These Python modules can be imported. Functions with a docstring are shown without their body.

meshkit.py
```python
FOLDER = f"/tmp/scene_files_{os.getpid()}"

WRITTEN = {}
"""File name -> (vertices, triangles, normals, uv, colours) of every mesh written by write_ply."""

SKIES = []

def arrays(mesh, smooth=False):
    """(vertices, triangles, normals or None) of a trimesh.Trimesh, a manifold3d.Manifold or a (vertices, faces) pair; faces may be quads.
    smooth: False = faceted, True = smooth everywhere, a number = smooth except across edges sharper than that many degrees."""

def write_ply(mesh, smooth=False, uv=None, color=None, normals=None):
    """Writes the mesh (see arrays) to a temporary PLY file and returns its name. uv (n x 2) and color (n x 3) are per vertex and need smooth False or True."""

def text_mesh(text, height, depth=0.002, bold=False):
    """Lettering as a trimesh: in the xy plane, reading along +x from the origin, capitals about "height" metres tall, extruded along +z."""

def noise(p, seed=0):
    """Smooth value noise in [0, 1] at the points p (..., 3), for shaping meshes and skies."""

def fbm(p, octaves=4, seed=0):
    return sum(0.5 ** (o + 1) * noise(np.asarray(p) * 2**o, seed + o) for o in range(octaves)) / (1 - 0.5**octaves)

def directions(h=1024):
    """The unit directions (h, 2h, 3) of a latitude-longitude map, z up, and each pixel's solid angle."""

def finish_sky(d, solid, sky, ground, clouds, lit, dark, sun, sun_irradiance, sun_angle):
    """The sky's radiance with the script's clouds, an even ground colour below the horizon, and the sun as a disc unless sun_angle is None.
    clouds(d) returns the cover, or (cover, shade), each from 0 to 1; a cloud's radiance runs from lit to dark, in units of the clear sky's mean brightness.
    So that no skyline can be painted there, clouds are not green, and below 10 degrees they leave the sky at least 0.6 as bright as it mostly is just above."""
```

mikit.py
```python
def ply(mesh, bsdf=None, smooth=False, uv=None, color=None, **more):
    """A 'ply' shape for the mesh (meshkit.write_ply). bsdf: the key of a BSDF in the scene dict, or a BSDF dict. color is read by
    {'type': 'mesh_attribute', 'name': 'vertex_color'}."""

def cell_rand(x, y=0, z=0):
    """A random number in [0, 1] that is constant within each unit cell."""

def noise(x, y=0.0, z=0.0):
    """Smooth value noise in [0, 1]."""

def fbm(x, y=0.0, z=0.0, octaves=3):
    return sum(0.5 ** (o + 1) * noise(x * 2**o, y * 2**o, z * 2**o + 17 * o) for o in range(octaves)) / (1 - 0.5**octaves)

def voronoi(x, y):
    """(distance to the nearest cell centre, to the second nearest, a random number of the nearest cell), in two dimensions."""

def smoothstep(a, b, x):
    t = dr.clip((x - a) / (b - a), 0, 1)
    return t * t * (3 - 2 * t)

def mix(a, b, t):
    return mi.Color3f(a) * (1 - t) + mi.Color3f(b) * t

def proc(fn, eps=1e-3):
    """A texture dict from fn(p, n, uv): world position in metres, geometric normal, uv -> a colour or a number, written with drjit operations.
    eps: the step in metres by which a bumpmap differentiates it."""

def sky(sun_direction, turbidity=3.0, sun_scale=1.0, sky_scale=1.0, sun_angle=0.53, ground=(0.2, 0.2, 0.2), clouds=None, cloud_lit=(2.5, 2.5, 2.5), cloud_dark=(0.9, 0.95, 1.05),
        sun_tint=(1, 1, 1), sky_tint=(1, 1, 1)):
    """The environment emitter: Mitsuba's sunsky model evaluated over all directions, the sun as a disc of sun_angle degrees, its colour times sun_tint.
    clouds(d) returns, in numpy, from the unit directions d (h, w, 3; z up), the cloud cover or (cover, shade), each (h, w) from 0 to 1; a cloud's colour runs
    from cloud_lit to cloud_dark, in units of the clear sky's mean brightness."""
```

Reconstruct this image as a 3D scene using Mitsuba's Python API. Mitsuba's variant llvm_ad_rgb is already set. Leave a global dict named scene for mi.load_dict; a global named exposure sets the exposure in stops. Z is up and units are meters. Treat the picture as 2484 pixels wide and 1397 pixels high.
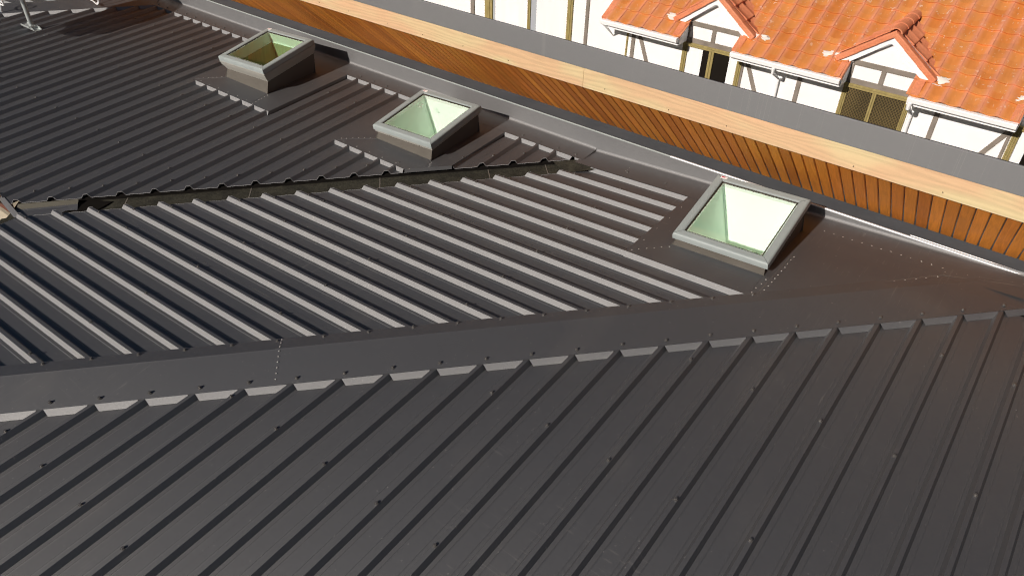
import math, random
import numpy as np, trimesh, manifold3d
import drjit as dr, mitsuba as mi
import mikit, meshkit
from mikit import proc, noise, fbm, cell_rand, smoothstep, mix, voronoi

T = mi.ScalarTransform4f
rnd = random.Random(7)
scene, labels = {'type': 'scene'}, {}

# ------------------------------------------------------------------ camera, light, exposure
CAM = np.array([1.37175972, -4.98926896, 2.94546363])
FWD = np.array([-0.47430928, 0.63854057, -0.60605004])
PIX, ROLL = 1837.84, math.radians(-1.52935167)
_r = np.array([FWD[1], -FWD[0], 0]); _r /= np.linalg.norm(_r)
_d = np.cross(FWD, _r)
UP = -(_d * math.cos(ROLL) - _r * math.sin(ROLL))
scene['camera'] = {'type': 'perspective', 'fov': 2 * math.degrees(math.atan(1242 / PIX)), 'fov_axis': 'x', 'near_clip': 0.05, 'far_clip': 500.0,
                   'to_world': T().look_at(origin=CAM.tolist(), target=(CAM + FWD).tolist(), up=UP.tolist())}
SUN = (-0.165, -0.858, 0.492)
scene['sky_light'] = mikit.sky(SUN, turbidity=2.6, ground=(0.16, 0.15, 0.14), sky_scale=0.17, sky_tint=(0.92, 1.0, 1.10), sun_tint=(0.88, 1.0, 1.36))
exposure = 2.0

# ------------------------------------------------------------------ materials
def srgb(r, g, b):
    f = lambda c: c / 12.92 if c <= 0.04045 else ((c + 0.055) / 1.055) ** 2.4
    return [f(v / 255) for v in (r, g, b)]
def rgb(c): return {'type': 'rgb', 'value': [float(x) for x in c]}
def two(d): return {'type': 'twosided', 'bsdf': d}
def pbr(color, rough=0.5, spec=0.5, metal=0.0, **k):
    d = {'type': 'principled', 'base_color': color if isinstance(color, dict) else rgb(color), 'roughness': rough, 'specular': spec, 'metallic': metal}
    d.update(k); return d
def bump(d, fn, scale, eps=1e-3):
    return {'type': 'bumpmap', 'arbitrary': proc(fn, eps), 'scale': scale, 'bsdf': d}

def steel_col(p, n, uv):
    a = fbm(p.x * 1.1, p.y * 1.1, 3.0, 3)
    fine = noise(p.x * 210, p.y * 210, p.z * 210)
    dust = smoothstep(0.60, 0.85, fbm(p.x * 3.1, p.y * 2.3, 9.0, 4))
    speck = dr.select(cell_rand(p.x * 150, p.y * 150, 2) > 0.9985, 1.0, 0.0)
    c = mix((0.0580, 0.0595, 0.0645), (0.0680, 0.0675, 0.0690), a) * (0.86 + 0.28 * fine)
    c = mix(c, (0.115, 0.108, 0.100), 0.20 * dust)
    scuff = smoothstep(0.86, 0.93, noise(p.x * 190, p.y * 7 + 3, 1.0)) * smoothstep(0.55, 0.75, fbm(p.x * 1.3, p.y * 1.3, 31.0, 2)) + smoothstep(0.88, 0.94, noise(p.x * 9, p.y * 170, 6.0)) * smoothstep(0.62, 0.8, fbm(p.x * 1.6, p.y * 1.6, 41.0, 2))
    c = mix(c, (0.17, 0.165, 0.155), 0.35 * dr.minimum(scuff, 1.0))
    return mix(c, (0.28, 0.27, 0.25), 0.6 * speck * noise(p.x * 2, p.y * 2, 5))
def steel_wave(p, n, uv):
    return noise(p.x * 3.2, p.y * 3.2, p.z * 3.2) + 0.35 * noise(p.x * 9, p.y * 9, p.z * 9)
scene['steel'] = two(bump({'type': 'blendbsdf', 'weight': 0.235, 'a': pbr(proc(steel_col), 0.62, 0.28),
    'b': {'type': 'roughconductor', 'alpha': 0.46, 'specular_reflectance': rgb((0.625, 0.645, 0.655))}}, steel_wave, 0.0007, 4e-3))
scene['cut_edge'] = two(pbr((0.62, 0.63, 0.64), 0.42, 0.6, 0.5))
scene['edge_glint'] = two(pbr((0.50, 0.51, 0.52), 0.40, 0.7, 0.35))  # paler than the steel: sun glint on the fold put into the colour
scene['slate_steel'] = two(pbr(proc(lambda p, n, uv: mix((0.050, 0.062, 0.074), (0.072, 0.084, 0.096), fbm(p.x * 4, p.y * 9, 1.0, 3))), 0.7, 0.35))
scene['kerb_paint'] = two(pbr(proc(lambda p, n, uv: mix((0.085, 0.078, 0.066), (0.105, 0.097, 0.084), fbm(p.x * 8, p.y * 8, p.z * 8, 3))), 0.75, 0.25))
scene['valley_flap_paint'] = two(pbr((0.10, 0.095, 0.075), 0.6, 0.4))
scene['seam_edge'] = two(pbr((0.17, 0.155, 0.135), 0.5, 0.5, 0.2))
scene['galvanised'] = two(pbr(proc(lambda p, n, uv: mix((0.42, 0.47, 0.47), (0.58, 0.62, 0.61), fbm(p.x * 30, p.y * 30, p.z * 30))), 0.38, 0.5, 0.6))
scene['screw_metal'] = two(pbr((0.16, 0.155, 0.15), 0.38, 0.5, 0.6))
scene['rivet_metal'] = two(pbr((0.62, 0.60, 0.57), 0.45, 0.5, 0.3))
def gutter_col(p, n, uv):
    a = fbm(p.x * 14, p.y * 14, 2, 4)
    g = noise(p.x * 120, p.y * 120, 4)
    return mix((0.012, 0.012, 0.009), (0.045, 0.043, 0.031), a) * (0.55 + 0.9 * g)
scene['valley_dirt'] = two(pbr(proc(gutter_col), 0.85, 0.3))
scene['skylight_paint'] = two(pbr(proc(lambda p, n, uv: mix((0.255, 0.295, 0.295), (0.30, 0.34, 0.335), fbm(p.x * 12, p.y * 12, p.z * 12))), 0.42, 0.35))
scene['skylight_casing'] = two(pbr((0.27, 0.27, 0.245), 0.45, 0.5))
scene['gasket'] = two(pbr((0.030, 0.028, 0.02), 0.6, 0.4))
scene['sealant'] = two(pbr((0.50, 0.55, 0.46), 0.6, 0.4))
scene['glass_green'] = {'type': 'thindielectric', 'int_ior': 1.5, 'specular_transmittance': rgb((0.95, 1.0, 0.97)), 'specular_reflectance': rgb((0.9, 0.95, 0.9))}
scene['glass_dark'] = {'type': 'thindielectric', 'int_ior': 1.5, 'specular_transmittance': rgb((0.74, 0.92, 0.76))}  # darker green tint, glass of the farthest skylight
scene['shaft_white'] = two({'type': 'diffuse', 'reflectance': rgb((0.86, 0.96, 0.885))})
scene['shaft_olive'] = two({'type': 'diffuse', 'reflectance': proc(lambda p, n, uv: mix((0.27, 0.31, 0.19), (0.35, 0.39, 0.25), noise(p.x * 90 + p.y * 90, 1, p.z * 6)))})
scene['pvc_white'] = two(pbr((0.78, 0.80, 0.78), 0.4, 0.5))
scene['sticker_white'] = two(pbr((0.75, 0.72, 0.70), 0.5, 0.4))
scene['sticker_red'] = two(pbr((0.45, 0.03, 0.06), 0.5, 0.4))

BW = 0.082
def cedar_col(p, n, uv):
    k = dr.floor((p.x + 40.0) / BW)
    r1, r2 = cell_rand(k, 3, 1), cell_rand(k, 7, 2)
    t = (p.z - 0.104) * 1.49
    u = p.x - k * BW
    warp = fbm(u * 26 + r1 * 30, t * 1.6 + r2 * 50, r1 * 9, 3)
    rings = 0.5 + 0.5 * dr.sin((u * 120 + warp * 26 + t * 2.0))
    fib = noise(u * 900, t * 14 + r1 * 40, 3.0)
    base = mix((0.38, 0.118, 0.013), (0.50, 0.185, 0.022), r1)
    base = mix(base, (0.49, 0.155, 0.022), 0.4 * smoothstep(0.55, 1.0, r2))
    r3 = cell_rand(k, 11, 5)
    return base * (0.84 + 0.22 * r3) * (0.86 + 0.16 * rings * (0.4 + 0.6 * r2) + 0.24 * fib)
scene['cedar'] = two(pbr(proc(cedar_col), 0.55, 0.35))
def plank_col(p, n, uv):
    warp = fbm(p.x * 0.9, p.z * 7, 4.0, 4)
    rings = 0.5 + 0.5 * dr.sin(p.z * 210 + warp * 34 + p.x * 0.6)
    fib = noise(p.x * 22, p.z * 700, 2.0)
    blot = fbm(p.x * 2.2, p.z * 5.0, 11.0, 3)
    c = mix((0.57, 0.385, 0.225), (0.57, 0.47, 0.265), smoothstep(0.35, 0.65, blot))
    c = mix(c, (0.60, 0.36, 0.21), 0.5 * smoothstep(0.50, 0.7, fbm(p.x * 0.8, p.z * 3.0, 21.0, 3)))
    return c * (0.86 + 0.12 * rings + 0.10 * fib)
scene['pale_timber'] = two(pbr(proc(plank_col), 0.55, 0.3))
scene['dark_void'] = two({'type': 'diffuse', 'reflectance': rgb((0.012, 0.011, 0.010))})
scene['nail'] = two(pbr((0.10, 0.07, 0.05), 0.5, 0.4))

def render_col(p, n, uv):
    a = fbm(p.x * 2.5, p.z * 2.5, 2.0, 4)
    return mix((0.80, 0.80, 0.79), (0.86, 0.86, 0.85), a)
scene['white_render'] = two({'type': 'diffuse', 'reflectance': proc(render_col)})
scene['white_trim'] = two(pbr((0.82, 0.83, 0.84), 0.45, 0.4))
scene['beam_grey'] = two(pbr(proc(lambda p, n, uv: mix((0.16, 0.14, 0.115), (0.25, 0.22, 0.19), fbm(p.x * 9, p.y * 9, p.z * 9))), 0.7, 0.3))
scene['olive_frame'] = two(pbr(proc(lambda p, n, uv: mix((0.24, 0.195, 0.075), (0.33, 0.27, 0.11), noise(p.x * 30, p.y * 30, p.z * 12))), 0.5, 0.4))
scene['dark_pane'] = two(pbr((0.012, 0.010, 0.008), 0.08, 0.5))
def screen_col(p, n, uv):
    u, v = (p.x + p.z * 0.72) * 22, (p.x - p.z * 0.72) * 22
    d = dr.minimum(dr.abs(u - dr.floor(u) - 0.5), dr.abs(v - dr.floor(v) - 0.5))
    l = 1 - smoothstep(0.06, 0.16, d)
    return mix((0.035, 0.026, 0.010), (0.125, 0.092, 0.035), l) * (0.7 + 0.6 * noise(p.x * 4, p.z * 4, 1))
scene['lattice_screen'] = two(pbr(proc(screen_col), 0.5, 0.4))
scene['pane_glass'] = {'type': 'thindielectric', 'int_ior': 1.5}
scene['curtain'] = two({'type': 'diffuse', 'reflectance': proc(lambda p, n, uv: mix((0.76, 0.77, 0.78), (0.84, 0.84, 0.84), noise(p.x * 18, p.z * 1.5, 1)))})
scene['curtain_grey'] = two({'type': 'diffuse', 'reflectance': rgb((0.36, 0.39, 0.42))})
TW, TG, PITCH = 0.2455, 0.300, math.radians(30)
CT, ST = math.cos(PITCH), math.sin(PITCH)
EY, EZ = 6.98, -1.435
def tile_col(p, n, uv):
    k, r = dr.floor((p.x + 50.0) / TW), dr.floor(((p.y - EY) / CT + 20.0) / TG)
    r1, r2 = cell_rand(k, r, 1), cell_rand(k, r, 2)
    u = (p.x + 50.0) / TW - k
    crest = dr.power(0.5 + 0.5 * dr.cos(u * 2 * dr.pi), 3.0)
    c = mix((0.53, 0.175, 0.038), (0.61, 0.240, 0.066), r1)
    c = mix(c, (0.62, 0.255, 0.145), 0.85 * crest)
    c = c * (0.84 + 0.26 * fbm(p.x * 7, p.y * 4, p.z * 7, 3)) * (0.92 + 0.14 * r2)
    stain = smoothstep(0.58, 0.8, fbm(p.x * 1.7, p.y * 1.7, 4.0, 4))
    lich = smoothstep(0.86, 0.90, noise(p.x * 34, p.y * 34, 7.0)) * noise(p.x * 2, p.y * 2, 3.0)
    return mix(mix(c, (0.62, 0.30, 0.17), 0.35 * stain), (0.75, 0.66, 0.56), 0.5 * lich)
scene['roof_tile'] = two(pbr(proc(tile_col), 0.62, 0.35))
def verge_col(p, n, uv):
    c = mix((0.56, 0.17, 0.075), (0.64, 0.26, 0.14), fbm(p.x * 5, p.y * 5, p.z * 5, 4))
    return c * (0.88 + 0.24 * noise(p.x * 60, p.y * 60, p.z * 60))
scene['verge_tile'] = two(pbr(proc(verge_col), 0.6, 0.35))
scene['mortar'] = two({'type': 'diffuse', 'reflectance': proc(lambda p, n, uv: mix((0.62, 0.56, 0.50), (0.82, 0.78, 0.72), fbm(p.x * 16, p.y * 16, p.z * 16, 3)))})
scene['concrete'] = two({'type': 'diffuse', 'reflectance': proc(lambda p, n, uv: mix((0.26, 0.25, 0.23), (0.36, 0.35, 0.33), fbm(p.x, p.y, 1.0, 4)))})
scene['cream_render'] = two({'type': 'diffuse', 'reflectance': rgb((0.40, 0.36, 0.28))})
scene['brown_fascia'] = two(pbr((0.10, 0.035, 0.022), 0.5, 0.4))
scene['cable_white'] = two(pbr((0.72, 0.74, 0.74), 0.45, 0.4))

# ------------------------------------------------------------------ helpers
used = {}
def numbered(key):
    used[key] = used.get(key, 0) + 1
    return key if used[key] == 1 else f'{key}_{used[key] - 1:03d}'
def obj(name, mesh, m, parent=None, smooth=False, label=None, kind=None):
    key = numbered((parent + '__' if parent else '') + name)
    scene[key] = mikit.ply(mesh, m, smooth=smooth)
    if label or kind:
        labels[key] = {a: b for a, b in (('label', label), ('kind', kind)) if b}
    return key
def put(name, shape, mat, parent):
    key = numbered(parent + '__' + name)
    scene[key] = {**shape, 'to_world': mat}
    return key
def thing(name, label, cat, group=None):
    key = numbered(name)
    labels[key] = {'label': label, 'category': cat}
    if group: labels[key]['group'] = group
    return key
class MB:
    def __init__(s): s.v, s.f = [], []
    def poly(s, *pts):
        i = len(s.v); s.v += [list(map(float, p)) for p in pts]
        s.f += [[i, i + k, i + k + 1] for k in range(1, len(pts) - 1)]
    def add(s, mesh):
        i = len(s.v); s.v += mesh.vertices.tolist(); s.f += (mesh.faces + i).tolist()
    def mesh(s): return trimesh.Trimesh(np.array(s.v), np.array(s.f), process=False)
    def prism(s, poly, vec):
        """closed prism: polygon (list of 3-D points) swept by vec"""
        a = [np.array(p, float) for p in poly]; b = [p + np.array(vec, float) for p in a]
        s.poly(*a[::-1]); s.poly(*b)
        for i in range(len(a)):
            j = (i + 1) % len(a); s.poly(a[i], a[j], b[j], b[i])
    def box(s, x0, x1, y0, y1, z0, z1):
        s.prism([(x0, y0, z0), (x1, y0, z0), (x1, y1, z0), (x0, y1, z0)], (0, 0, z1 - z0))
def bbox(x0, x1, y0, y1, z0, z1, c=0.0):
    """box with chamfered edges"""
    e = [x1 - x0, y1 - y0, z1 - z0]
    if c <= 0 or c * 2.2 > min(e):
        b = MB(); b.box(x0, x1, y0, y1, z0, z1); return b.mesh()
    pts = []
    for x in (0, 1):
        for y in (0, 1):
            for z in (0, 1):
                s = np.array([(x0, x1)[x], (y0, y1)[y], (z0, z1)[z]]); g = np.array([1 - 2 * x, 1 - 2 * y, 1 - 2 * z]) * c
                for k in range(3):
                    q = s + g; q[k] = s[k]; pts.append(q)
    return trimesh.convex.convex_hull(np.array(pts))
def tube(pts, r, n=10):
    pts = np.array(pts, float); r = np.broadcast_to(r, len(pts)); v, f = [], []
    up = np.array([0.3, 0.2, 0.93])
    for i, p in enumerate(pts):
        t = pts[min(i + 1, len(pts) - 1)] - pts[max(i - 1, 0)]; t /= np.linalg.norm(t)
        a = np.cross(t, up); a /= np.linalg.norm(a); b = np.cross(t, a)
        for k in range(n):
            w = 2 * math.pi * k / n; v.append(p + r[i] * (math.cos(w) * a + math.sin(w) * b))
    for i in range(len(pts) - 1):
        for k in range(n):
            a, b = i * n + k, i * n + (k + 1) % n; f += [[a, b, b + n], [a, b + n, a + n]]
    for base in (0, (len(pts) - 1) * n):
        f += [[base, base + k, base + k + 1] for k in range(1, n - 1)]
    return trimesh.Trimesh(np.array(v), np.array(f), process=False)
def clip(poly, a, b, c):
    """keeps the part of the polygon (3-D points) with a x + b y + c >= 0"""
    out = []
    for i in range(len(poly)):
        p, q = np.array(poly[i], float), np.array(poly[(i + 1) % len(poly)], float)
        dp, dq = a * p[0] + b * p[1] + c, a * q[0] + b * q[1] + c
        if dp >= 0: out.append(p)
        if (dp >= 0) != (dq >= 0): out.append(p + (q - p) * dp / (dp - dq))
    return out

# ------------------------------------------------------------------ the three low roof slopes
SA, SB, ZB, ZC = 0.0547442, 0.0553444, -0.0864685, 0.0802689
zA = lambda x, y: SA * x
zB = lambda x, y: SB * y + ZB
zC = lambda x, y: SB * y + ZC
KD = 0.380
zD = lambda x, y: SA * x + KD            # the slope past the far hip
P, H, CW, FW = 0.19, 0.033, 0.011, 0.0165
YA, XB, XC = -3.283, -4.948, -2.388       # centre of one rib crown on each slope
VA, VB = 1.432, 1.748                     # valley edges: slope A starts at X - Y > -VA, slope B ends at X - Y < -VB
HA, HF, HC = 1.285, 1.450, 1.842          # hip: X - Y of the cap's edge on A, fold and edge on C
YW = 0.22                                 # upstand
PROFILE = [(-P / 2 + 0.0, -H), (-0.051, -H), (-0.047, -H + 0.0013), (-0.043, -H), (-CW - FW, -H), (-CW, 0), (CW, 0), (CW + FW, -H), (0.049, -H), (0.053, -H + 0.0013), (0.057, -H), (P / 2, -H)]

building = thing('building', 'dark low-pitched building roofed in charcoal ribbed metal, in the foreground', 'building')
def sheets(slope, along, zf, c0, k0, k1, bounds, step=4, edge=None, seg=3):
    """ribbed sheets: ribs centred at c0 + k P; bounds(t) -> (lo, hi) along the ribs"""
    pt = (lambda s, t, h: (s, t, zf(s, t) + h)) if along == 'x' else (lambda s, t, h: (t, s, zf(t, s) + h))
    cut = MB()
    for g in range(k0, k1, step):
        m = MB()
        lift = 0.0006 * (((g - k0) // step) % 2)
        for k in range(g, min(g + step, k1)):
            c = c0 + k * P
            for (a, ha), (b, hb) in zip(PROFILE[:-1], PROFILE[1:]):
                ta, tb = c + a, c + b
                la, ua = bounds(ta + 1e-6); lb, ub = bounds(tb - 1e-6)
                if ua - la < 0.004 and ub - lb < 0.004: continue
                ua, ub = max(ua, la), max(ub, lb)
                m.poly(pt(la, ta, ha + lift), pt(lb, tb, hb + lift), pt(ub, tb, hb + lift), pt(ua, ta, ha + lift))
                if edge is not None:
                    o = -0.0012 if edge == 'lo' else 0.0012
                    ea, eb = (la, lb) if edge == 'lo' else (ua, ub)
                    cut.poly(pt(ea + o, ta, ha + 0.0014), pt(eb + o, tb, hb + 0.0014), pt(eb + o, tb, hb - 0.0022), pt(ea + o, ta, ha - 0.0022))
        if m.f: obj('roof_sheet', m.mesh(), 'steel', slope)
    if cut.f: obj('cut_edge', cut.mesh(), 'cut_edge', slope, kind='stuff')

slopeA, slopeB, slopeC, slopeD = (building + '__roof_slope' + s for s in ('', '_001', '_002', '_003'))
used[building + '__roof_slope'] = 4
labels[slopeA] = {'label': 'roof slope between the valley and the hip, its ribs catching the sun in pale stripes'}
labels[slopeB] = {'label': 'far roof slope behind the valley gutter, carrying two skylights'}
labels[slopeC] = {'label': 'near roof slope below the hip, filling the bottom of the picture'}
XT = -0.606                                # tray of the near skylight starts here
Y12 = YA + 12 * P - CW - 0.003             # front edge of that tray
def boundsA(t):
    lo = max(t - VA, -4.72)
    hi = t + HA + 0.06
    if t > Y12 + 0.03: hi = min(hi, XT + 0.05)
    if t > 0.03: hi = lo
    return lo, hi
sheets(slopeA, 'x', zA, YA, -9, 18, boundsA, edge='lo')
T1, T2 = (-5.737, -4.528), (-3.602, -2.462)   # trays of the far skylights, X from and to
YT = -1.008
def boundsB(t):
    lo = max(t + VB, -3.235)
    hi = 0.02
    if T1[0] + 0.004 < t < T1[1] - 0.004 or T2[0] + 0.004 < t < T2[1] - 0.004: hi = YT + 0.03
    hi = min(hi, t + 8.03 + 0.05)
    return lo, max(lo, hi)
sheets(slopeB, 'y', zB, XB, -34, 18, boundsB, edge='lo')
def boundsC(t): return -7.4, (min(t - HC + 0.06, -0.17))
sheets(slopeC, 'y', zC, XC, -16, 40, boundsC)
def boundsD(t): return -13.0, t - 8.60 + 0.06
sheets(slopeD, 'x', zD, YA, -20, 18, boundsD)

# ------------------------------------------------------------------ flashings
LT = 0.003
def lips(m, zf, axis, line, a0, a1, c0, out, drop=H, runout=0.014):
    """scalloped lip under a flashing's edge, pan by pan. axis: the coordinate counted along; line(a) -> xy; out: outward direction"""
    k = math.ceil((a0 - c0) / P) - 1
    while c0 + k * P < a1:
        p0, p1 = c0 + k * P + CW + 0.002, c0 + (k + 1) * P - CW - 0.002
        k += 1
        l0, l1 = max(p0, a0), min(p1, a1)
        if l1 - l0 < 0.02: continue
        s0, s1 = (FW * 0.92 if l0 == p0 else 0), (FW * 0.92 if l1 == p1 else 0)
        A_, B_ = np.array(line(l0)), np.array(line(l1)); o = np.array(out) * runout
        C_, D_ = np.array(line(l1 - s1)) + o, np.array(line(l0 + s0)) + o
        up = lambda q: (*q, zf(*q) + LT)
        dn = lambda q: (*q, zf(*q) - drop + 0.003)
        m.poly(up(A_), up(B_), dn(C_), dn(D_))
        th = 0.0014
        m.poly(dn(D_), dn(C_), (*C_, zf(*C_) - drop + 0.003 - th), (*D_, zf(*D_) - drop + 0.003 - th))
R2 = math.sqrt(0.5)
def cap_piece(u0, u1, offs, zs, name, lift=0.0, zlow=(zA, zC), lipped=True, cen=(YA, XC)):
    """hip cap between two stations (u = X + Y): edge on the left slope, fold, edge on the right slope"""
    m = MB(); hA, hF, hC = offs
    def pnt(u, o, z): x, y = (u + o) / 2, (u - o) / 2; return (x, y, z(x, y))
    zl, zr = zlow
    e1 = lambda x, y: zl(x, y) + LT + lift
    e2 = lambda x, y: zr(x, y) + LT + lift
    top = lambda x, y: zl(x, y) * 0.5 + zr(x, y) * 0.5 + 0.022 - (0.017 * min(1, max(0, (x + y - 0.7) / 0.8)) if zl is zA else 0) + lift
    n = max(1, int((u1 - u0) / 0.5))
    for i in range(n):
        a, b = u0 + (u1 - u0) * i / n, u0 + (u1 - u0) * (i + 1) / n
        r = 0.012
        row = lambda u: [pnt(u, hA, e1), pnt(u, hF - r, lambda x, y: top(x, y) - 0.0012), pnt(u, hF, top), pnt(u, hF + r, lambda x, y: top(x, y) - 0.0012), pnt(u, hC, e2)]
        ra, rb = row(a), row(b)
        for j in range(4): m.poly(ra[j], ra[j + 1], rb[j + 1], rb[j])
        m.poly(*(ra[k] for k in (0, 4, 2)))
    if lipped:
        lips(m, zr, 'x', lambda a: (a, a - hC), (u0 + hC) / 2, (u1 + hC) / 2, cen[1], (R2, -R2), runout=0.024)
        lips(m, zl, 'y', lambda a: (a + hA, a), (u0 - hA) / 2, (u1 - hA) / 2, cen[0], (-R2, R2))
    return obj(name, m.mesh(), 'steel', building)
cap_piece(-9.5, -4.85, (HA, HF, HC), None, 'hip_cap')
cap_piece(-4.872, 2.1, (HA, HF, HC), None, 'hip_cap', lift=0.0015)
labels[building + '__hip_cap'] = {'label': 'folded metal cap over the near hip, its left length'}
labels[building + '__hip_cap_001'] = {'label': 'folded metal cap over the near hip, its right length'}
FA, FF, FC = -8.585, -8.42, -8.03
cap_piece(-16.0, -8.0, (FA, FF, FC), None, 'far_hip_cap', zlow=(zD, zB), cen=(YA, XB))
# hip end: the cap runs out into the upstand
def sheet_poly(m, pts, zf, h=LT): m.poly(*[(x, y, zf(x, y) + h) for x, y in pts])

# aprons: the flat band below the upstand, and the upstand itself with its folded edge
EDGE = 0.092
def apron(x0, x1, zf, y0, name, lip_c=None, joint=0.0, z1=EDGE):
    m = MB(); n = max(1, int((x1 - x0) / 0.6))
    for i in range(n):
        a, b = x0 + (x1 - x0) * i / n, x0 + (x1 - x0) * (i + 1) / n
        rows = []
        for x in (a, b):
            r = [(x, y0, zf(x, y0) + LT + joint), (x, YW - 0.024, zf(x, YW - 0.024) + LT + joint)]
            zt = zf(x, YW) + LT + joint
            for w in (0.25, 0.5, 0.75, 1.0):
                ang = w * math.pi / 2; r.append((x, YW - 0.024 + 0.024 * math.sin(ang), zt + 0.022 * (1 - math.cos(ang))))
            r.append((x, YW + 0.0 - joint, max(z1 + joint, r[-1][2] + 0.001)))
            rows.append(r)
        for j in range(len(rows[0]) - 1): m.poly(rows[0][j], rows[1][j], rows[1][j + 1], rows[0][j + 1])
    if lip_c is not None: lips(m, zf, 'x', lambda a: (a, y0), x0, x1, lip_c, (0, -1))
    return obj(name, m.mesh(), 'steel', building, smooth=35)
apron(-9.6, -4.9, zB, -0.0, 'apron_flashing', XB)
apron(-4.92, -1.625, zB, -0.0, 'apron_flashing', XB, 0.0015)
apron(-1.66, 1.70, zA, YA + 17 * P - CW - 0.003, 'apron_flashing', None, 0.0028)
apron(1.74, 5.6, lambda x, y: zC(x, y), -0.20, 'apron_flashing', XC, 0.002, z1=EDGE + 0.02)
# folded, rounded edge of the upstand and the level flashing behind it
def strip(name, x0, x1, prof, mat, parent, **k):
    m = MB(); m.prism([(x0, y, z) for y, z in prof], (x1 - x0, 0, 0)); return obj(name, m.mesh(), mat, parent, **k)
def bull(r, y, z): return [(y + r * math.cos(w), z + r * math.sin(w)) for w in np.linspace(math.pi * 1.25, math.pi * 0.30, 9)]
def bead(x0, x1, r, y, z, mat='edge_glint'):
    m = MB(); n = max(1, int((x1 - x0) / 0.8)); pr = bull(r, y, z)
    for i in range(n):
        a, b = x0 + (x1 - x0) * i / n, x0 + (x1 - x0) * (i + 1) / n
        for p, q in zip(pr[:-1], pr[1:]): m.poly((a, *p), (b, *p), (b, *q), (a, *q))
    return obj('folded_edge', m.mesh(), mat, building, smooth=60)
bead(-12, -0.93, 0.0065, YW, EDGE + 0.003, 'skylight_paint')  # duller colour on this length, where the glint on the fold is weak
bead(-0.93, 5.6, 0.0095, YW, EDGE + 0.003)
bead(0.93, 5.6, 0.0050, YW + 0.016, EDGE + 0.010)
for a, b, o in ((-12, -3.1, 0.0), (-3.1, -1.12, 0.0012), (-1.12, 5.6, 0.0024)):
    strip('ledge_flashing', a - 0.02, b, [(YW - 0.002, EDGE + 0.004 + o), (0.39, EDGE + 0.013 + o), (0.39, EDGE + 0.010), (YW - 0.002, EDGE + 0.001)], 'slate_steel', building)

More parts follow.
